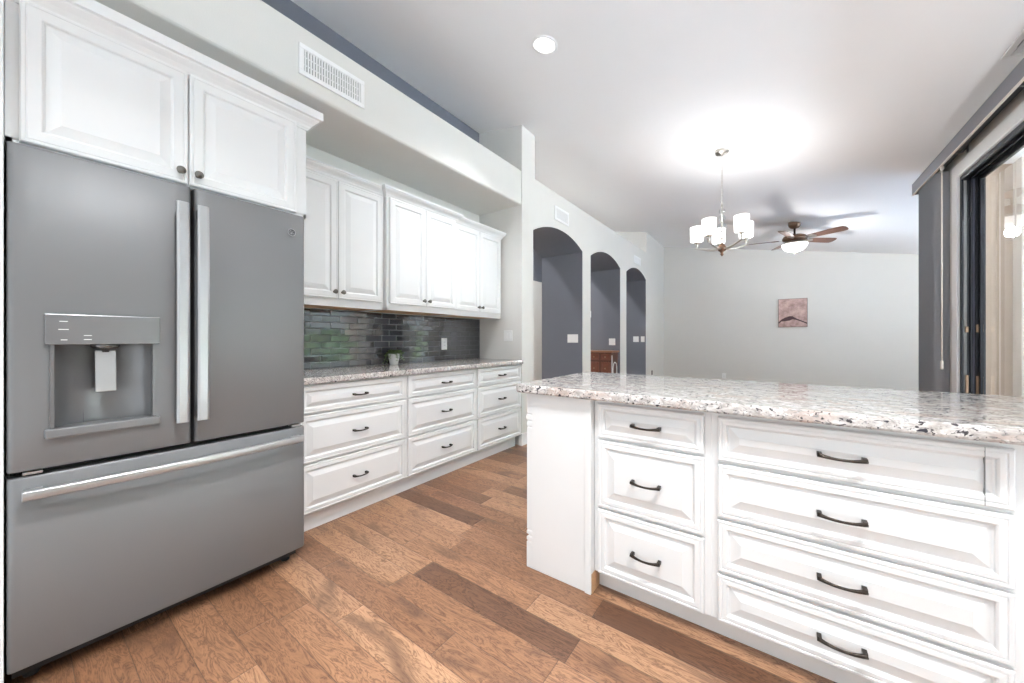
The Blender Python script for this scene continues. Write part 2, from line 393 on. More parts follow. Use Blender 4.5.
def panel_mb(x0, x1, z0, z1, y, t=0.019, frame=0.045, slope=0.034):
    """raised panel front, back at y, outward -y, thickness t"""
    b = MB(); rs = []
    for ins, h in [(0,0),(0,t-0.004),(0.004,t),(0.011,t),(0.013,t-0.0025),(0.017,t-0.0005),(frame-0.006,t),(frame-0.002,t-0.003),(frame,t-0.009),
                   (frame+0.004,t-0.0105),(frame+slope,t-0.001),(frame+slope+0.002,t)]:
        rs.append(rect(x0+ins, x1-ins, z0+ins, z1-ins, y-h))
    b.rings(rs)
    return b

def pull_mb(cx, cz, y, half=0.053):
    b = MB()
    for sgn in (-1, 1):
        b.box(cx+sgn*half-0.006, cx+sgn*half+0.006, y, y-0.024, cz-0.006, cz+0.006)
    n = 15; pts = []; rr = []
    for i in range(n):
        u = -1 + 2*i/(n-1)
        pts.append((cx+u*(half+0.004), y-0.022-0.012*(1-u*u), cz-0.004*(1-u*u)))
        rr.append(0.0044+0.0030*abs(u)**2)
    b.tube(pts, rr, 8)
    return b

def knob_mb(cx, cz, y):
    b = MB()
    b.lathe([(0.009,0),(0.009,0.003),(0.0055,0.006),(0.0055,0.014),(0.012,0.017),(0.0155,0.021),(0.0155,0.024),(0.013,0.027),(0.0105,0.0272),(0.009,0.030),(0.004,0.032),(0.0005,0.0322)], (cx,y,cz), 20, axis='-y')
    return b

def crown_mb(w, d, z, left=True, right=True, h=0.072, p=0.052, dl=None, x0=0.0, x1=None):
    """crown profile swept along the front (y=0) with mitred returns"""
    prof = [(0,0),(0.006,0),(0.008,0.008),(0.012,0.012),(0.016,0.022),(0.026,0.034),(0.038,0.044),(0.044,0.05),(0.046,0.056),(p,0.058),(p,h),(0,h)]
    if x1 is None: x1 = w
    b = MB(); rs = []
    for o, zz in prof:
        xl = x0 - (o if left else 0); xr = x1 + (o if right else 0)
        dd = dl if dl else d
        path = []
        if left: path.append((xl, dd, z+zz))
        path += [(xl, -o, z+zz), (xr, -o, z+zz)]
        if right: path.append((xr, dd, z+zz))
        rs.append(path)
    n = len(rs[0]); m = len(rs); v = [q for r in rs for q in r]; f = []
    for i in range(m-1):
        for a in range(n-1): f.append((i*n+a, i*n+a+1, (i+1)*n+a+1, (i+1)*n+a))
    for a in range(n-1): f.append(((m-1)*n+a, (m-1)*n+a+1, a+1, a))
    f.append([i*n for i in range(m)]); f.append([i*n+n-1 for i in range(m)][::-1])
    b.add(v, f)
    return b

# ================================================================== SETTING
XL, XB, YR = -2.20, -2.80, 3.205        # arcade / header plane, kitchen back wall, return wall
XJ = -2.865                              # back of arcade jambs
XR = 1.18                                # sliding-door wall

b = MB(); b.box(-6.0, 3.6, -0.9, 9.5, -0.12, 0.0)
struct(b.build('floor', M['floor']))

def slab(x0, x1, y0, y1, t=0.12):
    return [(x0,y0,ceil_z(x0,y0)),(x1,y0,ceil_z(x1,y0)),(x1,y1,ceil_z(x1,y1)),(x0,y1,ceil_z(x0,y1)),
            (x0,y0,ceil_z(x0,y0)+t),(x1,y0,ceil_z(x1,y0)+t),(x1,y1,ceil_z(x1,y1)+t),(x0,y1,ceil_z(x0,y1)+t)]
b = MB(); b.hexa(slab(-6.0, 3.6, -3.2, 9.5)); ceiling = struct(b.build('ceiling', M['ceil']))

def wall_to_ceiling(b, x0, x1, y0, y1, z0, mi=0):
    e = 0.06
    b.hexa([(x0,y0,z0),(x1,y0,z0),(x1,y1,z0),(x0,y1,z0),(x0,y0,ceil_z(x0,y0)+e),(x1,y0,ceil_z(x1,y0)+e),(x1,y1,ceil_z(x1,y1)+e),(x0,y1,ceil_z(x0,y1)+e)], mi)

# kitchen left wall: niche back, ledge header over the cabinets, blue wall over the ledge
b = MB()
b.box(XB-0.12, XB, -3.2, YR, 0, 2.70)
struct(b.build('wall_left', M['wall']))
b = MB(); wall_to_ceiling(b, XB-0.12, XB, -3.2, YR, 2.70)
struct(b.build('wall_left_upper', M['blue']))
b = MB(); b.box(XB, XL, -3.2, YR, 2.565, 2.935)
struct(b.build('wall_left_header', M['wall'], bevel=0.018, seg=3))

# arcade wall with three arched openings
ARCH = [(3.43, 4.71), (4.98, 6.23), (6.545, 7.765)]
SPR, APX, TOP = 2.355, 2.505, 2.935
def arch_pts(y0, y1, n=24):
    c = (y0+y1)/2; a = (y1-y0)/2; hgt = APX-SPR
    R = (a*a+hgt*hgt)/(2*hgt); zc = APX-R
    return [(y0+(y1-y0)*i/n, zc+math.sqrt(max(0, R*R-(y0+(y1-y0)*i/n-c)**2))) for i in range(n+1)]
b = MB()
ys = YR - 0.0
cur = ys
for (y0, y1) in ARCH:
    b.box(XJ, XL, cur, y0, 0, TOP, 0)
    pts = arch_pts(y0, y1)
    for (ya, za), (yb, zb) in zip(pts[:-1], pts[1:]):
        v = [(XJ,ya,za),(XL,ya,za),(XL,yb,zb),(XJ,yb,zb),(XJ,ya,TOP),(XL,ya,TOP),(XL,yb,TOP),(XJ,yb,TOP)]
        b.add(v, [(4,5,6,7),(1,2,6,5),(3,0,4,7)], 0); b.add(v, [(0,3,2,1)], 1)
    cur = y1
b.box(XJ, XL, cur, 7.80, 0, TOP, 0)
# painted jamb linings
for (y0, y1) in ARCH:
    b.box(XJ, XL-0.004, y0, y0+0.003, 0, SPR, 1)
    b.box(XJ, XL-0.004, y1-0.003, y1, 0, SPR, 1)
struct(b.build('wall_arcade', [M['wall'], M['blue']]))
b = MB(); wall_to_ceiling(b, XJ, XL, YR, 3.466, TOP)
struct(b.build('wall_arcade_column', M['wall']))
b = MB(); wall_to_ceiling(b, XJ-0.1, XL, 7.80, 9.30, 0)
struct(b.build('wall_arcade_end', M['wall']))
b = MB(); wall_to_ceiling(b, XJ-0.1, 3.6, 9.26, 9.42, 0); struct(b.build('wall_far', M['wall']))

# hall behind the arches
b = MB(); b.box(-4.75, -4.6, -3.2, 9.42, 0, 2.5); struct(b.build('wall_hall', M['wall']))
b = MB(); wall_to_ceiling(b, -4.75, -4.62, -3.2, 9.42, 2.5); struct(b.build('wall_hall_upper', M['blue']))
b = MB(); wall_to_ceiling(b, -4.6, XJ-0.1, 9.26, 9.42, 0); struct(b.build('wall_hall_end', M['blue']))

# right wall with the sliding-door opening
DY0, DY1, DZ = 0.9, 4.444, 2.428
WT = 0.13
b = MB()
wall_to_ceiling(b, XR, XR+WT, -3.2, DY0, 0)
wall_to_ceiling(b, XR, XR+WT, DY1, 5.25, 0)
wall_to_ceiling(b, XR, XR+WT, DY0, DY1, DZ)
struct(b.build('wall_right', M['wall']))
# living room bump-out: outside face is stucco
b = MB()
wall_to_ceiling(b, XR+WT, 3.6, 5.32, 5.40, 0, 0); wall_to_ceiling(b, XR+WT, 3.6, 5.25, 5.32, 0, 1)
struct(b.build('wall_exterior', [M['wall'], M['stucco']]))
# living room window wall
b = MB()
b.box(3.45, 3.6, 5.40, 9.26, 0, 0.15); b.box(3.45, 3.6, 7.0, 7.35, 0.15, 2.4); b.box(3.45, 3.6, 7.72, 9.26, 0.15, 2.4)
b.box(3.45, 3.6, 5.40, 9.26, 2.4, ceil_z(3.45, 7.3)+0.06)
struct(b.build('wall_right_living', M['wall']))

# baseboards
b = MB(); b.box(XL, XL+0.014, YR-0.001, 3.43, 0, 0.13); b.box(-2.235, XL+0.014, YR-0.014, YR, 0, 0.13)
b.box(XL, XL+0.014, 4.71, 4.98, 0, 0.13); b.box(XL, XL+0.014, 6.23, 6.545, 0, 0.13); b.box(XL, XL+0.014, 7.765, 9.26, 0, 0.13)
struct(b.build('baseboard_left', M['trimw'], bevel=0.004))
b = MB(); b.box(XL, 3.45, 9.246, 9.26, 0, 0.13); struct(b.build('baseboard_far', M['trimw'], bevel=0.004))

# ---------------------------------------------------------------- sliding door
b = MB()
cw = 0.142
b.box(XR-0.018, XR, DY1-0.002, DY1+0.1, 0, DZ+0.1); b.box(XR-0.018, XR, DY0-0.1, DY0+0.002, 0, DZ+0.1); b.box(XR-0.018, XR, DY0, DY1, DZ-0.002, DZ+0.1)
struct(b.build('trim_1', M['trimw'], bevel=0.003))
door = thing('door_1', (XR, 0, 0), 0, None, None); struct(door)
b = MB()
b.box(0.0, 0.128, DY1-0.012, DY1, 0, DZ); b.box(0.0, 0.128, DY0, DY0+0.012, 0, DZ); b.box(0.0, 0.128, DY0, DY1, DZ-0.012, DZ); b.box(0.0, 0.128, DY0, DY1, 0.0, 0.02)
for x0 in (0.0, 0.046, 0.072, 0.108):
    b.box(x0, x0+0.012, DY1-0.03, DY1-0.012, 0, DZ-0.012); b.box(x0, x0+0.012, DY0, DY1, DZ-0.034, DZ-0.012)
b.build('frame', M['black_alu'], door, bevel=0.002)
b = MB(); b.box(0.013, 0.030, DY1-0.020, DY1-0.0125, 0.02, DZ-0.04); b.build('track_liner', M['grey_alu'], door)
b = MB(); b.box(0.059, 0.070, DY1-0.024, DY1-0.0125, 0.02, DZ-0.04); b.build('track_highlight', M['alu_highlight'], door)  # strip coloured as the bluish highlight along the track
def sash(y0, y1, x, name):
    b = MB(); st = 0.034
    b.box(x, x+0.02, y0, y0+st, 0.03, DZ-0.035); b.box(x, x+0.02, y1-st, y1, 0.03, DZ-0.035)
    b.box(x, x+0.02, y0+st, y1-st, 0.03, 0.12); b.box(x, x+0.02, y0+st, y1-st, DZ-0.06, DZ-0.035)
    p = b.build(name, M['black_alu'], door, bevel=0.002)
    b = MB(); b.box(x+0.007, x+0.013, y0+st, y1-st, 0.12, DZ-0.06); b.build('glass', M['glass'], p)
    return p
sash(3.06, DY1-0.031, 0.086, 'sash'); sash(1.66, 3.10, 0.05, 'sash'); sash(0.93, 1.70, 0.086, 'sash')
for (z0, z1, x) in ((0.712, 0.853, 0.0225), (1.19, 1.235, 0.0225), (0.70, 0.85, 0.074), (1.19, 1.25, 0.074)):
    b = MB(); b.box(x, x+0.013, DY1-0.034, DY1-0.0135, z0, z1); b.build('strike_plate', M['brass'], door, bevel=0.002)

# ---------------------------------------------------------------- patio outside (seen through and mirrored in glass and tiles)
b = MB(); b.box(XR+WT, 14, -4, 5.25, -0.16, -0.04); b.box(3.6, 14, 5.25, 13, -0.16, -0.04); struct(b.build('floor_patio', M['concrete']))
b = MB(); b.box(4.9, 6.8, 4.6, 9, -0.039, -0.03); struct(b.build('floor_pool', M['pool']))
b = MB(); b.box(1.70, 1.86, 5.10, 5.25, -0.04, 2.75); b.box(1.98, 3.0, 5.21, 5.25, -0.04, 2.1)
struct(b.build('trim_patio_pilaster', M['stucco_pale'], bevel=0.004))
b = MB(); b.box(7.6, 7.8, -4, 13, -0.16, 0.75); struct(b.build('wall_yard', M['stucco_pale']))
def hedge():
    b = MB(); rnd = random.Random(3)
    for i in range(4200):
        c = Vector((rnd.uniform(7.0, 7.35), rnd.uniform(0, 12), rnd.uniform(0.0, 1.55)))
        a = Vector((rnd.uniform(-1,1), rnd.uniform(-1,1), rnd.uniform(-1,1))).normalized()
        t = a.cross(Vector((0.3,0.5,0.8))).normalized(); s = rnd.uniform(0.06, 0.12)
        b.add([c-a*s, c+t*s*0.5, c+a*s, c-t*s*0.5], [(0,1,2,3)])
    b.box(7.1, 7.3, 0, 12, -0.04, 1.35)
    return b.build('hedge', M['hedge'])
tag(hedge(), 'green clipped hedge along the yard wall beyond the patio, mirrored in the tiles', 'hedge', kind='stuff')

# ================================================================== CABINETS (left run faces +x)
R90 = PI/2
def wall_cabinet(y0, y1, xf, z0, z1, label, crown_kw, doors_z=None, group='white wall cabinets', knob_low=True, side_panel=None, face=0.02, stile=None):
    W = y1-y0; D = xf-XB
    t = thing('wall_cabinet', (xf, y0, 0), R90, label, 'cabinet', group)
    b = MB(); b.box(0, W, 0, D, z0+0.014, z1); b.box(0, W, 0, 0.018, z0, z0+0.02)
    b.box(0, 0.016, 0, D, z0, z0+0.02); b.box(W-0.016, W, 0, D, z0, z0+0.02)
    b.build('body', M['cab'], t, bevel=0.0015)
    b = MB(); b.box(0.018, W-0.018, 0.02, D-0.012, z0+0.006, z0+0.0135); b.build('bottom_panel', M['rawwood'], t)['label'] = 'raw wood underside'
    crown_mb(W, D-0.005, z1-0.012, **crown_kw).build('crown_moulding', M['cab'], t)
    dz0, dz1 = doors_z
    g = 0.0025; e0, e1 = stile or (0.018, 0.018); mid = (e0+W-e1)/2
    xs = [(e0, mid-g), (mid+g, W-e1)]
    for i, (a, c) in enumerate(xs):
        d = panel_mb(a, c, dz0, dz1, 0.0, 0.02, 0.05, 0.034).build('door', M['cab'], t)
        kx = c-0.026 if i == 0 else a+0.026
        knob_mb(kx, dz0+0.045, -0.02).build('knob', M['pewter'], d)
    return t

FR_Y0, FR_Y1 = -0.008, 0.884
t = wall_cabinet(-0.012, 0.912, -2.0, 1.772, 2.243, 'deep white two-door cabinet above the refrigerator, larger raised panels',
                 dict(h=0.098, p=0.06, dl=0.6), (1.782, 2.247), group='white wall cabinets', stile=(0.028, 0.055))
b = MB(); b.box(-0.032, -0.001, -0.045, 0.795, 0, 2.235)
b.build('side_panel', M['cab'], t, bevel=0.002)
b = MB(); b.box(0.906, 0.923, 0.2, 0.795, 0, 1.772)
b.build('side_panel', M['cab'], t)

wall_cabinet(0.955, 1.695, -2.46, 1.362, 2.24, 'white two-door wall cabinet nearest the refrigerator, over the tiled backsplash', dict(left=False, right=False), (1.416, 2.228))
wall_cabinet(1.695, 2.44, -2.42, 1.362, 2.24, 'middle white two-door wall cabinet, standing slightly forward of its neighbours', dict(dl=0.09), (1.412, 2.228))
wall_cabinet(2.44, 3.17, -2.46, 1.362, 2.24, 'white two-door wall cabinet at the far end, above the outlet and beside the arch wall', dict(left=False, right=True), (1.412, 2.228))

def base_cabinet(y0, y1, label, gl=0.012, gr=0.012):
    W = y1-y0; xf = -2.215; D = xf-XB
    t = thing('drawer_cabinet', (xf, y0, 0), R90, label, 'drawer cabinet', 'drawer cabinets along the left wall')
    b = MB(); b.box(0, W, 0, D-0.002, 0.112, 0.874); b.build('body', M['cab'], t, bevel=0.0015)
    b = MB(); b.box(0, W - (0.04 if y1 > 3 else 0), 0.042, D-0.01, 0, 0.112); b.build('toe_kick', M['cab'], t)
    for z0, z1, s, in ((0.704, 0.866, 0.026), (0.417, 0.692, 0.034), (0.122, 0.405, 0.034)):
        d = panel_mb(gl, W-gr, z0, z1, 0.0, 0.02, 0.036, s).build('drawer', M['cab'], t)
        pull_mb(W/2, (z0+z1)/2, -0.02, 0.043).build('handle', M['bronze'], d)['label'] = 'dark bronze bow handle'
    return t
base_cabinet(0.955, 1.713, 'white three-drawer base cabinet right beside the grey refrigerator')
base_cabinet(1.713, 2.487, 'middle white three-drawer base cabinet below the potted plant and outlet')
base_cabinet(2.487, 3.200, 'white three-drawer base cabinet at the far end next to the arch wall')

def counter(name, x0, x1, y0, y1, z0, z1, label, cat, r=0.02):
    """slab with rounded plan corners and an eased edge; local origin at (x0,y0)"""
    b = MB(); n = 5; rs = []
    def outline(ins, z):
        p = []
        for cx, cy, a0 in ((x1-x0-r, r, -PI/2), (x1-x0-r, y1-y0-r, 0), (r, y1-y0-r, PI/2), (r, r, PI)):
            for k in range(n+1):
                a = a0+PI/2*k/n; p.append((cx+(r-ins)*math.cos(a), cy+(r-ins)*math.sin(a), z))
        return p
    h = z1-z0
    for ins, f in ((0.006, 0), (0.002, 0.08), (0, 0.2), (0, 0.75), (0.002, 0.9), (0.006, 0.985), (0.009, 1.0)):
        rs.append(outline(ins, h*f))
    b.rings(rs)
    o = b.build(name, M['granite'], loc=(x0, y0, z0)); tag(o, label, cat); return o
counter('granite_countertop', XB+0.002, -2.172, 0.93, 3.2, 0.8745, 0.914, 'speckled granite countertop along the tiled left wall', 'countertop', 0.006)

b = MB(); b.box(0, 3.2-0.93, 0, 0.010, 0, 0.448)
o = b.build('backsplash', M['tile'], loc=(XB+0.0105, 0.93, 0.914)); o.rotation_euler = (0, 0, R90)
tag(o, 'glossy slate grey subway tile backsplash reflecting the glass door', 'backsplash')

# ================================================================== REFRIGERATOR
def refrigerator():
    xf = -1.945; W = FR_Y1-FR_Y0
    t = thing('refrigerator', (xf, FR_Y0, 0), R90, 'slate grey french-door refrigerator with water dispenser and bottom freezer drawer', 'refrigerator')
    b = MB(); b.box(0.006, W-0.006, 0.075, 0.78, 0.05, 1.745); b.build('body', M['slate_dark'], t, bevel=0.004)
    b = MB(); b.box(0.01, W-0.01, 0.085, 0.14, 0.022, 0.09); b.box(0.02, W-0.02, 0.06, 0.09, 0.06, 0.08); b.build('toe_grille', M['black'], t)
    b = MB(); b.box(0.012, W-0.012, 0.0735, 0.09, 0.08, 1.74); b.build('gasket', M['black'], t)
    for x in (0.03, W-0.03):
        b = MB(); b.box(x-0.028, x+0.028, 0.03, 0.12, 1.7445, 1.764); b.build('hinge_cover', M['black'], t, bevel=0.006)
    for x in (0.03, W-0.06):
        b = MB(); b.box(x, x+0.04, 0.012, 0.05, 0.7, 0.708); b.build('hinge', M['steel'], t)
    for x in (0.05, W-0.05):
        b = MB(); b.lathe([(0.018,0),(0.02,0.008),(0.012,0.012),(0.012,0.056)], (x, 0.11, 0), 16); b.build('foot', M['black'], t)
    # doors: front sheet curved at the outer edges (plan profile)
    def door_mb(x0, x1, z0, z1, hole=None):
        b = MB(); d = 0.07; r = 0.014
        def yf(x):                                   # slight crown of the whole front
            u = (x-W/2)/(W/2); return 0.010*u*u-0.005
        xs = [x0+r*(1-math.cos(PI/2*k/4)) for k in range(5)]
        mid = [x0+r+(x1-x0-2*r)*k/12 for k in range(1, 12)]
        if hole: mid = sorted(mid+[hole[0], hole[1]])
        xs = xs+mid+[x1-r*(1-math.cos(PI/2*k/4)) for k in range(4, -1, -1)]
        def yy(x):
            e = min(x-x0, x1-x); base = yf(x)
            if e < r: base += r-math.sqrt(max(0, r*r-(r-e)**2))
            return base
        zs = [z0, z0+0.006]+([hole[2], hole[3]] if hole else [])+[z1-0.006, z1]
        nx = len(xs); v = []
        for k, z in enumerate(zs):
            for x in xs:
                v.append((x, yy(x)+(0.004 if k in (0, len(zs)-1) else 0), z))
        f = []; 
        for k in range(len(zs)-1):
            for i in range(nx-1):
                if hole and xs[i] >= hole[0]-1e-6 and xs[i+1] <= hole[1]+1e-6 and zs[k] >= hole[2]-1e-6 and zs[k+1] <= hole[3]+1e-6: continue
                f.append((k*nx+i, k*nx+i+1, (k+1)*nx+i+1, (k+1)*nx+i))
        b.add(v, f, 0, True)
        # top, bottom, sides
        for k in (0, len(zs)-1):
            o = [(x, yy(x)+0.004, zs[k]) for x in xs]+[(x1, d, zs[k]), (x0, d, zs[k])]
            b.add(o, [list(range(len(o)))])
        for x in (x0, x1):
            b.add([(x, yy(x), z0), (x, d, z0), (x, d, z1), (x, yy(x), z1)], [(0,1,2,3)])
        return b, yy
    zb, zt = 0.714, 1.762
    hx0, hx1, hz0, hz1 = 0.085, 0.336, 0.838, 1.215
    b, yy = door_mb(0.0, 0.443, zb, zt, (hx0, hx1, hz0, hz1))
    dl = b.build('door', M['slate'], t)
    b, _ = door_mb(0.455, W, zb, zt); dr = b.build('door', M['slate'], t)
    # handles
    def bar(x0, x1, z0, z1, par):
        b = MB(); n = 20; rs = []
        for i in range(n+1):
            u = -1+2*i/n; z = z0+(z1-z0)*i/n
            y = -0.058-0.006*(1-u*u); th = 0.014
            w = (x1-x0)/2; c = (x0+x1)/2
            rs.append([(c-w,y+0.004,z),(c-w*0.6,y,z),(c+w*0.6,y,z),(c+w,y+0.004,z),(c+w,y+th,z),(c-w,y+th,z)])
        b.rings(rs)
        for z in (z0+0.03, z1-0.03):
            b.box((x0+x1)/2-0.012, (x0+x1)/2+0.012, -0.05, 0.002, z-0.02, z+0.02)
        return b.build('handle', M['steel'], par, bevel=0.0015)
    bar(0.388, 0.4265, 0.809, 1.681, dl); bar(0.451, 0.4895, 0.809, 1.681, dr)
    # dispenser: recess, control panel, paddle, tray
    b = MB(); n = 16; rs = []
    for z in (hz0-0.01, hz1):
        rs.append([(hx0+0.006+(hx1-hx0-0.012)*i/n, 0.01+0.062*math.sin(PI*i/n)**0.6, z) for i in range(n+1)])
    v = rs[0]+rs[1]; m = n+1
    b.add(v, [(i, i+1, m+i+1, m+i) for i in range(n)], 0, True)
    b.add([(hx0,0.0,hz0),(hx1,0.0,hz0),(hx1,0.072,hz0),(hx0,0.072,hz0)], [(0,1,2,3)])
    b.add([(hx0,0.0,hz1),(hx1,0.0,hz1),(hx1,0.072,hz1),(hx0,0.072,hz1)], [(0,1,2,3)])
    for x0, x1 in ((hx0-0.002, hx0+0.008), (hx1-0.008, hx1+0.002)): b.box(x0, x1, -0.008, 0.02, hz0, hz1)
    rec = b.build('dispenser_recess', M['slate_recess'], dl)
    b = MB(); b.box(hx0-0.012, hx1+0.012, -0.014, 0.03, 1.120, 1.222)
    b.build('control_panel', M['panel_gloss'], dl, bevel=0.002)
    for (x, z, l) in ((0.03,1.197,0.018),(0.028,1.17,0.022),(0.033,1.135,0.014),(0.083,1.150,0.018),(0.083,1.136,0.018)):
        b = MB(); b.box(hx0-0.012+x, hx0-0.012+x+l, -0.0148, -0.013, z, z+0.0022); b.build('display_mark', M['plate'], dl)
    b = MB(); b.box(hx0-0.012, hx1+0.012, -0.022, 0.065, 0.812, 0.842); b.build('drip_tray', M['slate'], dl, bevel=0.004)
    cx = 0.211
    b = MB(); b.lathe([(0.038,0.0),(0.036,-0.010),(0.03,-0.016),(0.012,-0.018),(0.010,-0.03)], (cx, 0.035, 1.121), 20); b.build('spout', M['slate_dark'], dl)
    b = MB(); b.hexa([(cx-0.026,0.012,0.95),(cx+0.026,0.012,0.95),(cx+0.026,0.02,0.95),(cx-0.026,0.02,0.95),(cx-0.026,0.03,1.098),(cx+0.026,0.03,1.098),(cx+0.026,0.038,1.098),(cx-0.026,0.038,1.098)])
    b.build('paddle', M['steel'], dl, bevel=0.003)
    # round emblem: ring with curled monogram
    ex, ez = W-0.066, 1.666; y = -0.002
    b = MB(); n = 28; R0 = 0.0165
    b.rings([[(ex+(R0+0.0016*math.cos(2*PI*k/6))*math.cos(2*PI*i/n), y-0.001+0.0016*math.sin(2*PI*k/6), ez+(R0+0.0016*math.cos(2*PI*k/6))*math.sin(2*PI*i/n)) for k in range(6)] for i in range(n)], 0, True, closed=True)
    def stroke(pts): b.tube([(ex+px*R0, y-0.001, ez+pz*R0) for px, pz in pts], 0.0011, 6)
    stroke([(-0.08,0.42),(-0.25,0.5),(-0.48,0.42),(-0.6,0.15),(-0.55,-0.2),(-0.35,-0.42),(-0.12,-0.35),(-0.05,-0.1),(-0.05,0.08),(-0.3,0.05)])
    stroke([(-0.05,-0.1),(-0.08,-0.5),(-0.3,-0.65)])
    stroke([(0.55,0.35),(0.35,0.5),(0.15,0.42),(0.12,0.2),(0.3,0.06),(0.12,-0.05),(0.08,-0.28),(0.25,-0.45),(0.5,-0.38),(0.62,-0.15)])
    b.lathe([(R0,0.0),(R0,0.0012)], (ex, y+0.002, ez), 28, axis='-y', mi=1)
    b.build('emblem', [M['steel'], M['slate_dark']], dr)['label'] = 'round chrome emblem with curled monogram'
    # freezer drawer
    b, _ = door_mb(0.0, W, 0.082, 0.694); fd = b.build('freezer_drawer', M['slate'], t)
    b = MB(); n = 24; rs = []
    for i in range(n+1):
        u = -1+2*i/n; x = W/2+u*(W/2-0.028)
        y = -0.05-0.022*(1-u*u)
        rs.append([(x,y+0.016,0.630),(x,y+0.003,0.631),(x,y,0.635),(x,y-0.001,0.646),(x,y,0.657),(x,y+0.003,0.661),(x,y+0.016,0.662)])
    b.rings(rs)
    for x in (0.05, W-0.05): b.box(x-0.02, x+0.02, -0.04, 0.006, 0.638, 0.656)
    b.build('handle', M['steel'], fd, bevel=0.0015)
    return t
refrigerator()

# ================================================================== ISLAND
IY = 1.555
def island_cabinet(x0, x1, label, rows, px0, px1):
    t = thing('drawer_cabinet', (x0, IY, 0), 0, label, 'drawer cabinet', 'drawer cabinets of the island')
    W = x1-x0
    b = MB(); b.box(0, W, 0, 0.64, 0.092, 0.873); b.build('body', M['cab'], t, bevel=0.0015)
    b = MB(); b.box(0, W, 0.055, 0.63, 0, 0.092); b.build('toe_kick', M['cab'], t)
    for z0, z1, fr, s in rows:
        d = panel_mb(px0-x0, px1-x0, z0, z1, 0.0, 0.02, fr, s).build('drawer', M['cab'], t)
        pull_mb((px0+px1)/2-x0, (z0+z1)/2, -0.02).build('handle', M['bronze'], d)['label'] = 'dark bronze bow handle'
        if rows[0][0] == z0 and len(rows) == 4:
            b = MB(); b.box(px1-x0-0.0522, px1-x0-0.0509, -0.0206, -0.002, z0+0.002, z1-0.002)
            b.build('seam', M['ventgrey'], d)['label'] = 'hairline vertical crack'
    return t
island_cabinet(-0.668, -0.199, 'narrow three-drawer white island cabinet next to the plain end panel',
    [(0.702, 0.853, 0.030, 0.030), (0.396, 0.690, 0.036, 0.036), (0.100, 0.384, 0.036, 0.036)], -0.645, -0.223)
island_cabinet(-0.199, 0.82, 'wide four-drawer white island cabinet in the right foreground',
    [(0.690, 0.851, 0.032, 0.034), (0.484, 0.677, 0.034, 0.036), (0.283, 0.472, 0.034, 0.036), (0.098, 0.271, 0.034, 0.036)], -0.177, 0.503)
def island_end():
    t = thing('island_end_panel', (-1.012, 1.52, 0), 0, 'plain white end panel of the island with a notched corner post', 'cabinet panel')
    W = -0.668+1.012
    b = MB(); b.box(0.03, W-0.002, 0.0, 0.68, 0, 0.873); b.build('panel', M['cab'], t, bevel=0.002)
    b = MB(); b.box(W-0.03, W-0.001, -0.006, 0.0, 0.0, 0.873); b.build('edge_strip', M['cab'], t, bevel=0.0015)
    b = MB(); b.box(W-0.001, W+0.002, 0.004, 0.088, 0.0, 0.088); b.build('toe_return', M['rawwood'], t)['label'] = 'wood-brown toe-kick side'  # toe-kick side coloured wood brown
    prof = [(0, 0.0165),(0.124,0.0165),(0.130,0.0125),(0.136,0.0165),(0.150,0.0165),(0.158,0.008),(0.166,0.0165),(0.180,0.0165),(0.186,0.0125),(0.190,0.0155),
            (0.694,0.0155),(0.700,0.0125),(0.706,0.016),(0.724,0.016),(0.731,0.012),(0.738,0.018),(0.758,0.018),(0.764,0.0135),(0.770,0.0155),(0.873,0.0155)]
    for y in (0.018, 0.66):
        b = MB(); rs = []
        for z, r in prof: rs.append([(0.014-r,y-r,z),(0.030,y-r,z),(0.030,y+r,z),(0.014-r,y+r,z)])
        b.rings(rs); b.build('corner_post', M['cab'], t)
    return t
island_end()
counter('island_countertop', -1.062, 0.86, 1.478, 2.335, 0.8735, 0.914, 'long speckled granite countertop on the white island', 'countertop', 0.03)

# ================================================================== SMALL THINGS ON WALLS
def wall_plate(loc, rz, w, h, rockers, label, cat='light switch', group='white switch plates', outlet=False, m=None):
    t = thing('outlet' if outlet else 'light_switch', loc, rz, label, cat, group)
    b = MB(); b.box(-w/2, w/2, -0.006, 0, -h/2, h/2); b.build('plate', m or M['plate'], t, bevel=0.002)
    for i in range(rockers):
        x = (i-(rockers-1)/2)*0.046
        b = MB(); b.box(x-0.0165, x+0.0165, -0.0095, -0.006, -0.033, 0.033); r = b.build('socket_face' if outlet else 'rocker', m or M['plate'], t, bevel=0.0015)
        if outlet:
            for dz in (-0.017, 0.017):
                b = MB(); b.box(x-0.008, x-0.0055, -0.0102, -0.009, dz-0.004, dz+0.006); b.box(x+0.0055, x+0.008, -0.0102, -0.009, dz-0.004, dz+0.006)
                b.build('slot', M['darkslot'], r)
    return t
wall_plate((XB+0.0135, 2.637, 1.087), R90, 0.075, 0.12, 1, 'white electrical outlet on the grey tile backsplash', 'outlet', 'white outlets', True)
wall_plate((-2.38, YR, 1.172), 0, 0.115, 0.118, 2, 'white double switch plate on the greige return wall beside the far wall cabinet')
wall_plate((-2.35, 4.707, 1.143), 0, 0.165, 0.118, 3, 'white triple switch plate on the blue jamb of the nearest arch')
wall_plate((-2.345, 6.227, 1.085), 0, 0.115, 0.118, 2, 'white double switch plate above the cherry sideboard in the middle arch')
wall_plate((-2.405, 7.762, 1.13), 0, 0.115, 0.118, 2, 'left white switch plate on the blue jamb of the farthest arch')
wall_plate((-2.265, 7.762, 1.13), 0, 0.075, 0.118, 1, 'small right white switch plate on the blue jamb of the farthest arch')
wall_plate((-0.943, 9.26, 0.32), 0, 0.075, 0.12, 1, 'white electrical outlet low on the far living room wall', 'outlet', 'white outlets', True)
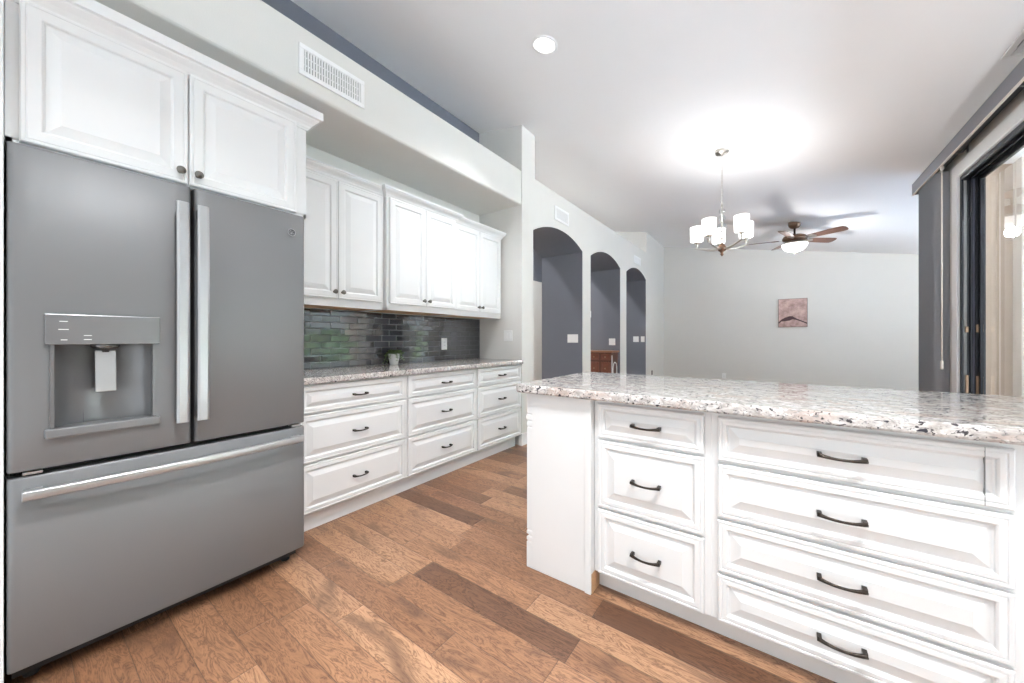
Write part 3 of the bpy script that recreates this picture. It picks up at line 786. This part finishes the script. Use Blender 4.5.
wall_plate((XL, 8.21, 0.40), R90, 0.075, 0.1, 0, 'small dark jack plate low on the wall past the last arch', 'jack plate', None, False, M['bronze'])
t = thing('wall_sensor', (-2.24, 4.983, 1.50), PI, 'small white sensor box sticking out on the near edge of the middle arch', 'sensor')
b = MB(); b.box(-0.035, 0.035, -0.03, 0, -0.05, 0.05); b.build('case', M['plate'], t, bevel=0.006)
b = MB(); b.box(-0.02, 0.02, -0.034, -0.03, -0.03, 0.02); b.build('face', M['plate'], t, bevel=0.002)

def vent(name, loc, rz, w, h, nl, label, dark, group='white air vents', rx=None):
    t = thing(name, loc, rz, label, 'air vent', group)
    fr = 0.028
    b = MB()
    for (x0, x1, z0, z1) in ((-w/2, w/2, -h/2, -h/2+fr), (-w/2, w/2, h/2-fr, h/2), (-w/2, -w/2+fr, -h/2+fr, h/2-fr), (w/2-fr, w/2, -h/2+fr, h/2-fr)):
        b.box(x0, x1, -0.012, 0, z0, z1)
    b.build('frame', M['trimw'], t, bevel=0.003)
    b = MB(); b.box(-w/2+fr, w/2-fr, -0.0015, 0, -h/2+fr, h/2-fr); b.build('duct_opening', dark, t)
    b = MB()
    for i in range(nl):
        x = -w/2+fr+(w-2*fr)*(i+0.5)/nl; e = (w-2*fr)/nl*0.28
        b.box(x-e, x+e, -0.010, -0.003, -h/2+fr, h/2-fr)
    for z in (-h/8, h/8): b.box(-w/2+fr, w/2-fr, -0.005, -0.002, z-0.003, z+0.003)
    b.build('louvres', M['trimw'], t)
    return t
vent('air_vent', (XL, 1.163, 2.737), R90, 0.405, 0.178, 22, 'large white wall vent on the header above the refrigerator', M['ventgrey'])
vent('air_vent', (XL, 4.09, 2.686), R90, 0.365, 0.175, 14, 'white return vent high on the wall above the nearest arch', M['ventgrey'])
vent('air_vent', (XL, 7.17, 2.665), R90, 0.42, 0.14, 14, 'small white vent high on the wall above the farthest arch', M['wall'])
# ceiling vent: lies on the slope
v = vent('ceiling_vent', (1.135, 3.30, ceil_z(1.135, 3.30)), 0, 0.36, 0.44, 10, 'white ceiling vent at the right edge above the glass door', M['ventgrey'])
v.location = (1.27, 3.29, ceil_z(1.27, 3.29)); v.rotation_euler = (R90, math.atan(CEIL_S), 0)

# recessed downlight and added unseen fill lamps
tilt = (math.atan(-CEIL_K), math.atan(CEIL_S), 0)
for i, (x, y) in enumerate(CAN_AND_FILLS):
    z = ceil_z(x, y)
    l = area_lamp('downlight_and_fill_lamp', (x, y, z-0.042), CAN_FILL_WATTS*(0.6 if i == 0 else 1.0), 0.14, color=(0.95, 0.98, 1), spread=math.radians(96))
    l.rotation_euler = (math.atan(-CEIL_K), math.atan(CEIL_S), 0)
    if i: continue                                   # the others are added fill lamps out of view, without fixtures
    t = thing('recessed_light', (x, y, z), 0, 'round white recessed downlight in the sloped ceiling', 'ceiling light')
    t.rotation_euler = (math.atan(-CEIL_K), math.atan(CEIL_S), 0)
    b = MB(); b.lathe([(0.075,0.0),(0.075,-0.004),(0.083,-0.008),(0.096,-0.005),(0.1,0.0)], (0,0,0), 32, cap0=False, cap1=False); b.build('trim_ring', M['trimw'], t)
    b = MB(); b.lathe([(0.076,-0.002),(0.05,-0.005),(0.001,-0.006)], (0,0,0), 32, cap0=False); b.build('lens', M['lens_glow'], t)
# ---------------------------------------------------------------- painting on the far wall
t = thing('painting', (0.257, 9.26, 1.66), 0, 'small square pink abstract canvas on the far wall', 'painting')
b = MB(); b.box(-0.233, 0.233, -0.035, 0, -0.285, 0.285); b.build('stretcher_frame', M['frame_dark'], t, bevel=0.003)
b = MB(); b.box(-0.226, 0.226, -0.039, -0.035, -0.278, 0.278); b.build('canvas', M['canvas'], t)
b = MB()
pts = [(-0.226,-0.2),(-0.18,-0.15),(-0.12,-0.13),(-0.05,-0.11),(0.0,-0.10),(0.06,-0.13),(0.12,-0.16),(0.18,-0.19),(0.226,-0.215)]
wd = [0.018,0.02,0.035,0.045,0.03,0.014,0.013,0.012,0.012]
v = [(x, -0.0396, z+a) for (x, z), a in zip(pts, wd)]+[(x, -0.0396, z-a) for (x, z), a in zip(pts, wd)]
n = len(pts); b.add(v, [(i, i+1, n+i+1, n+i) for i in range(n-1)])
v2 = [(x, -0.0388, z) for (x, _, z) in v]; b.add(v2, [(n+i, n+i+1, i+1, i) for i in range(n-1)])
b.build('painted_branch', M['paint_dark'], t)

# ================================================================== CHANDELIER
def chandelier():
    cx, cy = -0.462, 4.36; zc = ceil_z(cx, cy)
    t = thing('chandelier', (cx, cy, 0), 0, 'five-arm nickel chandelier with lit white glass shades', 'chandelier')
    b = MB(); b.lathe([(0.062,zc+0.012),(0.066,zc-0.018),(0.062,zc-0.026),(0.02,zc-0.032),(0.006,zc-0.045)], (0,0,0), 28); b.build('canopy', M['nickel'], t)
    b = MB(); z = zc-0.045; i = 0; zt = 2.545
    while z > zt:
        n = 12; a = (i % 2)*PI/2
        pts = [(0.007*math.cos(2*PI*k/n)*math.cos(a), 0.007*math.cos(2*PI*k/n)*math.sin(a), z-0.016+0.017*math.sin(2*PI*k/n)) for k in range(n)]
        rs = []
        for k in range(n):
            p = Vector(pts[k]); tt = (Vector(pts[(k+1) % n])-Vector(pts[k-1])).normalized(); aa = Vector((math.sin(a), -math.cos(a), 0)); bb = aa.cross(tt)
            rs.append([tuple(p+aa*0.0018*math.cos(2*PI*q/5)+bb*0.0018*math.sin(2*PI*q/5)) for q in range(5)])
        b.rings(rs, 0, True, closed=True); z -= 0.026; i += 1
    b.build('chain', M['nickel'], t)
    b = MB(); b.lathe([(0.004,2.55),(0.012,2.53),(0.006,2.51),(0.006,2.02)], (0,0,0), 12); b.build('stem', M['nickel'], t)
    for z, r in ((2.47,0.030),(2.395,0.036),(2.31,0.042),(2.225,0.036)):
        b = MB(); b.sphere((0,0,z), r, 18, 12); b.build('crystal_ball', M['crystal'], t)
        b = MB(); b.lathe([(0.010,-0.006),(0.018,0),(0.010,0.006)], (0,0,z-r-0.006), 16); b.build('spacer', M['nickel'], t)
    b = MB(); b.lathe([(0.006,2.14),(0.03,2.11),(0.042,2.085),(0.036,2.06),(0.018,2.045),(0.012,2.03),(0.016,2.018),(0.004,2.0)], (0,0,0), 20); b.build('hub', M['copper'], t)
    for k in range(5):
        a = math.radians(68+36+72*k); R = 0.24; dx, dy = math.cos(a), math.sin(a)
        prof = [(0.03,2.075),(0.08,2.07),(0.14,2.08),(0.19,2.095),(0.235,2.11),(R+0.02,2.112)]
        b = MB(); b.tube([(dx*r, dy*r, z) for r, z in prof], [0.009,0.008,0.007,0.0065,0.006,0.004], 8, sx=1.5); arm = b.build('arm', M['nickel'], t)
        b = MB(); b.lathe([(0.006,2.112),(0.012,2.118),(0.007,2.126),(0.007,2.138),(0.019,2.146),(0.007,2.154),(0.007,2.165),(0.034,2.176),(0.034,2.182),(0.02,2.184)], (dx*R, dy*R, 0), 16); b.build('socket', M['nickel'], arm)
        b = MB(); b.lathe([(0.03,2.186),(0.060,2.190),(0.063,2.2),(0.066,2.343),(0.062,2.346),(0.059,2.342),(0.058,2.2),(0.03,2.194)], (dx*R, dy*R, 0), 28, cap0=False, cap1=False); b.build('shade', M['shade_glow'], arm)
        l = point_lamp('chandelier_bulb', (dx*R, dy*R, 2.33), 2.5, 0.03, (0.97, 0.985, 1)); l.parent = t
chandelier()

# ================================================================== CEILING FAN
def ceiling_fan():
    cx, cy = 0.224, 7.179; zc = ceil_z(cx, cy)
    t = thing('ceiling_fan', (cx, cy, 0), 0, 'bronze ceiling fan with five dark wood blades and a lit glass bowl', 'ceiling fan')
    b = MB(); b.lathe([(0.082,zc+0.018),(0.084,zc-0.02),(0.076,zc-0.05),(0.052,zc-0.078),(0.02,zc-0.088)], (0,0,0), 28); b.build('canopy', M['copper'], t)
    b = MB(); b.lathe([(0.014,zc-0.085),(0.014,2.775),(0.03,2.77),(0.03,2.755)], (0,0,0), 16); b.build('downrod', M['bronze'], t)
    b = MB(); b.lathe([(0.03,2.76),(0.09,2.755),(0.14,2.735),(0.16,2.705),(0.155,2.675),(0.11,2.655),(0.09,2.65)], (0,0,0), 32); b.build('motor_housing', M['copper'], t)
    b = MB(); b.lathe([(0.10,2.652),(0.12,2.645),(0.12,2.63),(0.165,2.625),(0.17,2.612),(0.16,2.606)], (0,0,0), 32); b.build('light_fitter', M['nickel'], t)
    b = MB(); b.lathe([(0.166,2.612),(0.162,2.585),(0.14,2.545),(0.10,2.515),(0.05,2.50),(0.008,2.496)], (0,0,0), 32); b.build('light_bowl', M['shade_glow'], t)
    b = MB(); b.lathe([(0.004,2.498),(0.014,2.494),(0.01,2.484),(0.012,2.478),(0.003,2.466)], (0,0,0), 14); b.build('finial', M['bronze'], t)
    def outline(n=10):
        pts = [(0.20,-0.052),(0.34,-0.062),(0.50,-0.070),(0.60,-0.072),(0.645,-0.066),(0.668,-0.03),(0.668,0.03),(0.645,0.066),(0.60,0.072),(0.50,0.070),(0.34,0.062),(0.20,0.052)]
        return pts
    for k in range(5):
        a = math.radians(-31.5+72*k); ca, sa = math.cos(a), math.sin(a); pitch = math.radians(-14)
        def tr(x, y, z): 
            yy = y*math.cos(pitch); zz = z+y*math.sin(pitch); return (x*ca-yy*sa, x*sa+yy*ca, zz)
        o = outline(); b = MB()
        b.rings([[tr(x, y, 2.682) for x, y in o], [tr(x, y, 2.690) for x, y in o]])
        bl = b.build('blade', M['walnut'], t, bevel=0.002)
        b = MB()
        io = [(0.13,-0.016),(0.18,-0.018),(0.22,-0.04),(0.26,-0.045),(0.285,-0.02),(0.30,0.0),(0.285,0.02),(0.26,0.045),(0.22,0.04),(0.18,0.018),(0.13,0.016)]
        b.rings([[tr(x, y, 2.675) for x, y in io], [tr(x, y, 2.6815) for x, y in io]]); b.build('blade_iron', M['nickel'], bl)
    l = point_lamp('fan_bulb', (0, 0, 2.44), 24.0, 0.06, (0.97, 0.985, 1)); l.parent = t
ceiling_fan()

# ================================================================== VERTICAL BLIND
def vertical_blind():
    x0, x1 = 1.075, XR-0.004; y0, y1 = 1.5, 5.21
    t = thing('vertical_blind', (0, 0, 0), 0, 'grey vertical blind drawn open beside the sliding glass door, with valance', 'window blind')
    b = MB(); b.box(x0, x0+0.012, y0, y1, 2.548, 2.655); b.box(x0, x1, y1-0.012, y1, 2.548, 2.655); b.box(x0, x1, y0, y0+0.012, 2.548, 2.655); b.box(x0, x1, y0, y1, 2.643, 2.655)
    b.build('valance', M['valance'], t, bevel=0.003)
    b = MB(); b.box(x0-0.002, x0+0.012, y0, y1, 2.541, 2.548); b.build('valance_lip', M['ivory'], t)
    b = MB(); b.box(x0+0.03, x0+0.072, y0+0.03, y1-0.04, 2.575, 2.61); b.build('headrail', M['black'], t, bevel=0.003)
    for y in (1.9, 2.7, 3.35, 4.28):
        b = MB(); b.box(x0+0.045, x1, y-0.012, y+0.012, 2.61, 2.618); b.box(x1-0.004, x1, y-0.012, y+0.012, 2.56, 2.618)
        b.tube([(x0+0.03,y,2.606),(x0+0.028,y,2.568),(x0+0.05,y,2.562),(x0+0.075,y,2.568),(x1-0.002,y,2.60)], 0.006, 8); b.build('bracket', M['grey_alu'], t)
    n = 13
    for k in range(n):
        y = 4.635+0.0345*k
        b = MB(); m = 6
        yc = [(-0.045+0.09*i/m, 0.006*(1-(2*i/m-1)**2)) for i in range(m+1)]
        rs = []
        for dx, dy in yc:
            rs.append([(x0+0.055+dx, y-dy-0.0008, 0.02),(x0+0.055+dx, y-dy+0.0008, 0.02),(x0+0.055+dx, y-dy+0.0008, 2.548),(x0+0.055+dx, y-dy-0.0008, 2.548)])
        b.rings(rs); vn = b.build('vane', M['vane'], t)
        b = MB(); b.box(x0+0.049, x0+0.061, y-0.004, y+0.004, 2.548, 2.575); b.build('carrier_clip', M['ivory'], vn)
    b = MB(); b.lathe([(0.0045,2.565),(0.0045,0.95)], (1.088, 4.46, 0), 10)
    b.lathe([(0.006,2.55),(0.012,2.54),(0.012,2.52),(0.006,2.51)], (1.088, 4.46, 0), 12)
    wd_ = b.build('wand', M['ivory'], t)
    b = MB(); b.lathe([(0.004,0.965),(0.009,0.955),(0.0105,0.90),(0.008,0.89)], (1.088, 4.46, 0), 12); b.build('wand_grip', M['ivory'], wd_)
vertical_blind()

# ================================================================== POTTED PLANT
def plant():
    t = thing('potted_plant', (-2.715, 1.975, 0.914), 0, 'small trailing green plant in a white ceramic pot on the left countertop', 'plant')
    b = MB(); n = 28; rs = []
    prof = [(0.030,0.0),(0.034,0.004),(0.040,0.03),(0.046,0.06),(0.050,0.085),(0.053,0.088),(0.053,0.094),(0.049,0.094),(0.046,0.08)]
    for r, z in prof:
        rs.append([(r*(1+0.025*math.cos(8*2*PI*i/n))*math.cos(2*PI*i/n), r*(1+0.025*math.cos(8*2*PI*i/n))*math.sin(2*PI*i/n), z) for i in range(n)])
    b.rings(rs, 0, True); b.build('pot', M['ceramic'], t)
    b = MB(); b.lathe([(0.046,0.080),(0.02,0.084),(0.001,0.085)], (0,0,0), 20, cap0=False); b.build('soil', M['soil'], t)
    rnd = random.Random(11); b = MB(); st = MB()
    for k in range(34):
        a = rnd.uniform(0, 2*PI); reach = rnd.uniform(0.03, 0.085); drop = rnd.uniform(-0.02, 0.07) if reach > 0.05 else -0.01
        if -0.5 < math.sin(a-0.3) and math.cos(a) > 0.2: drop *= 0.6
        if math.cos(a) < -0.6: reach *= 0.7
        pts = []
        for i in range(7):
            u = i/6; r = 0.012+reach*u; z = 0.085+0.035*math.sin(PI*min(1, u*1.1)) - drop*u*u*1.4
            pts.append((r*math.cos(a), r*math.sin(a), max(z, 0.012)))
        st.tube(pts, 0.0011, 5)
        for i in range(1, 7):
            p = Vector(pts[i])
            for s in (-1, 1):
                da = a+s*rnd.uniform(0.5, 1.5); L = rnd.uniform(0.012, 0.021); wv = L*0.42
                d = Vector((math.cos(da), math.sin(da), rnd.uniform(-0.5, 0.5))).normalized(); sd = d.cross(Vector((0,0,1))).normalized()
                up = sd.cross(d)*0.003
                q = [p, p+d*L*0.35+sd*wv+up, p+d*L*0.75+sd*wv*0.7+up, p+d*L, p+d*L*0.75-sd*wv*0.7+up, p+d*L*0.35-sd*wv+up, p+d*L*0.5]
                if min(v.z for v in q) < 0.004 or p.x + t.location.x < -2.785: continue
                if min(v.x for v in q) + t.location.x < -2.787: continue
                b.add(q, [(0,1,6),(1,2,6),(2,3,6),(3,4,6),(4,5,6),(5,0,6)], 0, True)
    st.build('stems', M['leaf'], t); b.build('leaves', M['leaf'], t)
plant()

# ================================================================== SIDEBOARD seen through the middle arch
def sideboard():
    x0, x1, y0, y1 = -2.83, -2.235, 5.90, 6.205
    t = thing('sideboard', (x0, y0, 0), 0, 'reddish cherry wood sideboard with drawers inside the middle arch', 'sideboard')
    W = x1-x0; D = y1-y0
    b = MB(); b.box(0, W, 0, D, 0.08, 0.905); b.build('body', M['cherry_dark'], t, bevel=0.003)
    b = MB(); b.box(-0.02, W+0.025, -0.025, D+0.005, 0.905, 0.935); b.build('top', M['cherry_top'], t, bevel=0.005)
    for x in (0.02, W-0.06):
        for y in (0.02, D-0.06):
            b = MB(); b.box(x, x+0.04, y, y+0.04, 0, 0.08); b.build('foot', M['cherry'], t)
    cw_ = W/3
    for r, (z0, z1) in enumerate(((0.775, 0.89), (0.525, 0.75), (0.27, 0.50), (0.10, 0.25))):
        for c in range(3):
            a, e = c*cw_+0.012, (c+1)*cw_-0.012
            d = panel_mb(a, e, z0, z1, 0, 0.014, 0.018, 0.012).build('drawer', M['cherry'], t)
            b = MB(); b.lathe([(0.004,0),(0.005,0.01),(0.013,0.016),(0.011,0.022),(0.001,0.024)], ((a+e)/2, -0.014, (z0+z1)/2), 14, axis='-y'); b.build('knob', M['brass'], d)
    # pale arched moulding on the visible end
    b = MB()
    pts = [(W+0.004, 0.06, 0.12), (W+0.004, 0.06, 0.62)]+[(W+0.004, 0.06+0.09*(1-math.cos(PI*k/8)), 0.62+0.12*math.sin(PI*k/8)) for k in range(1, 8)]+[(W+0.004, 0.24, 0.62), (W+0.004, 0.24, 0.12)]
    b.tube(pts, 0.008, 8); b.tube([(W+0.004, 0.015, 0.1), (W+0.004, 0.015, 0.86)], 0.008, 8)
    b.build('end_moulding', M['plate'], t)['label'] = 'pale arched trim on the end'
sideboard()

# unseen fill lamps added to brighten the hall
for (x, y) in ((-3.7, 5.6), (-3.7, 2.0)):
    z = ceil_z(x, y)
    l = area_lamp('hall_fill_lamp', (x, y, z-0.04), 45, 0.2, color=(1, 0.98, 0.95))
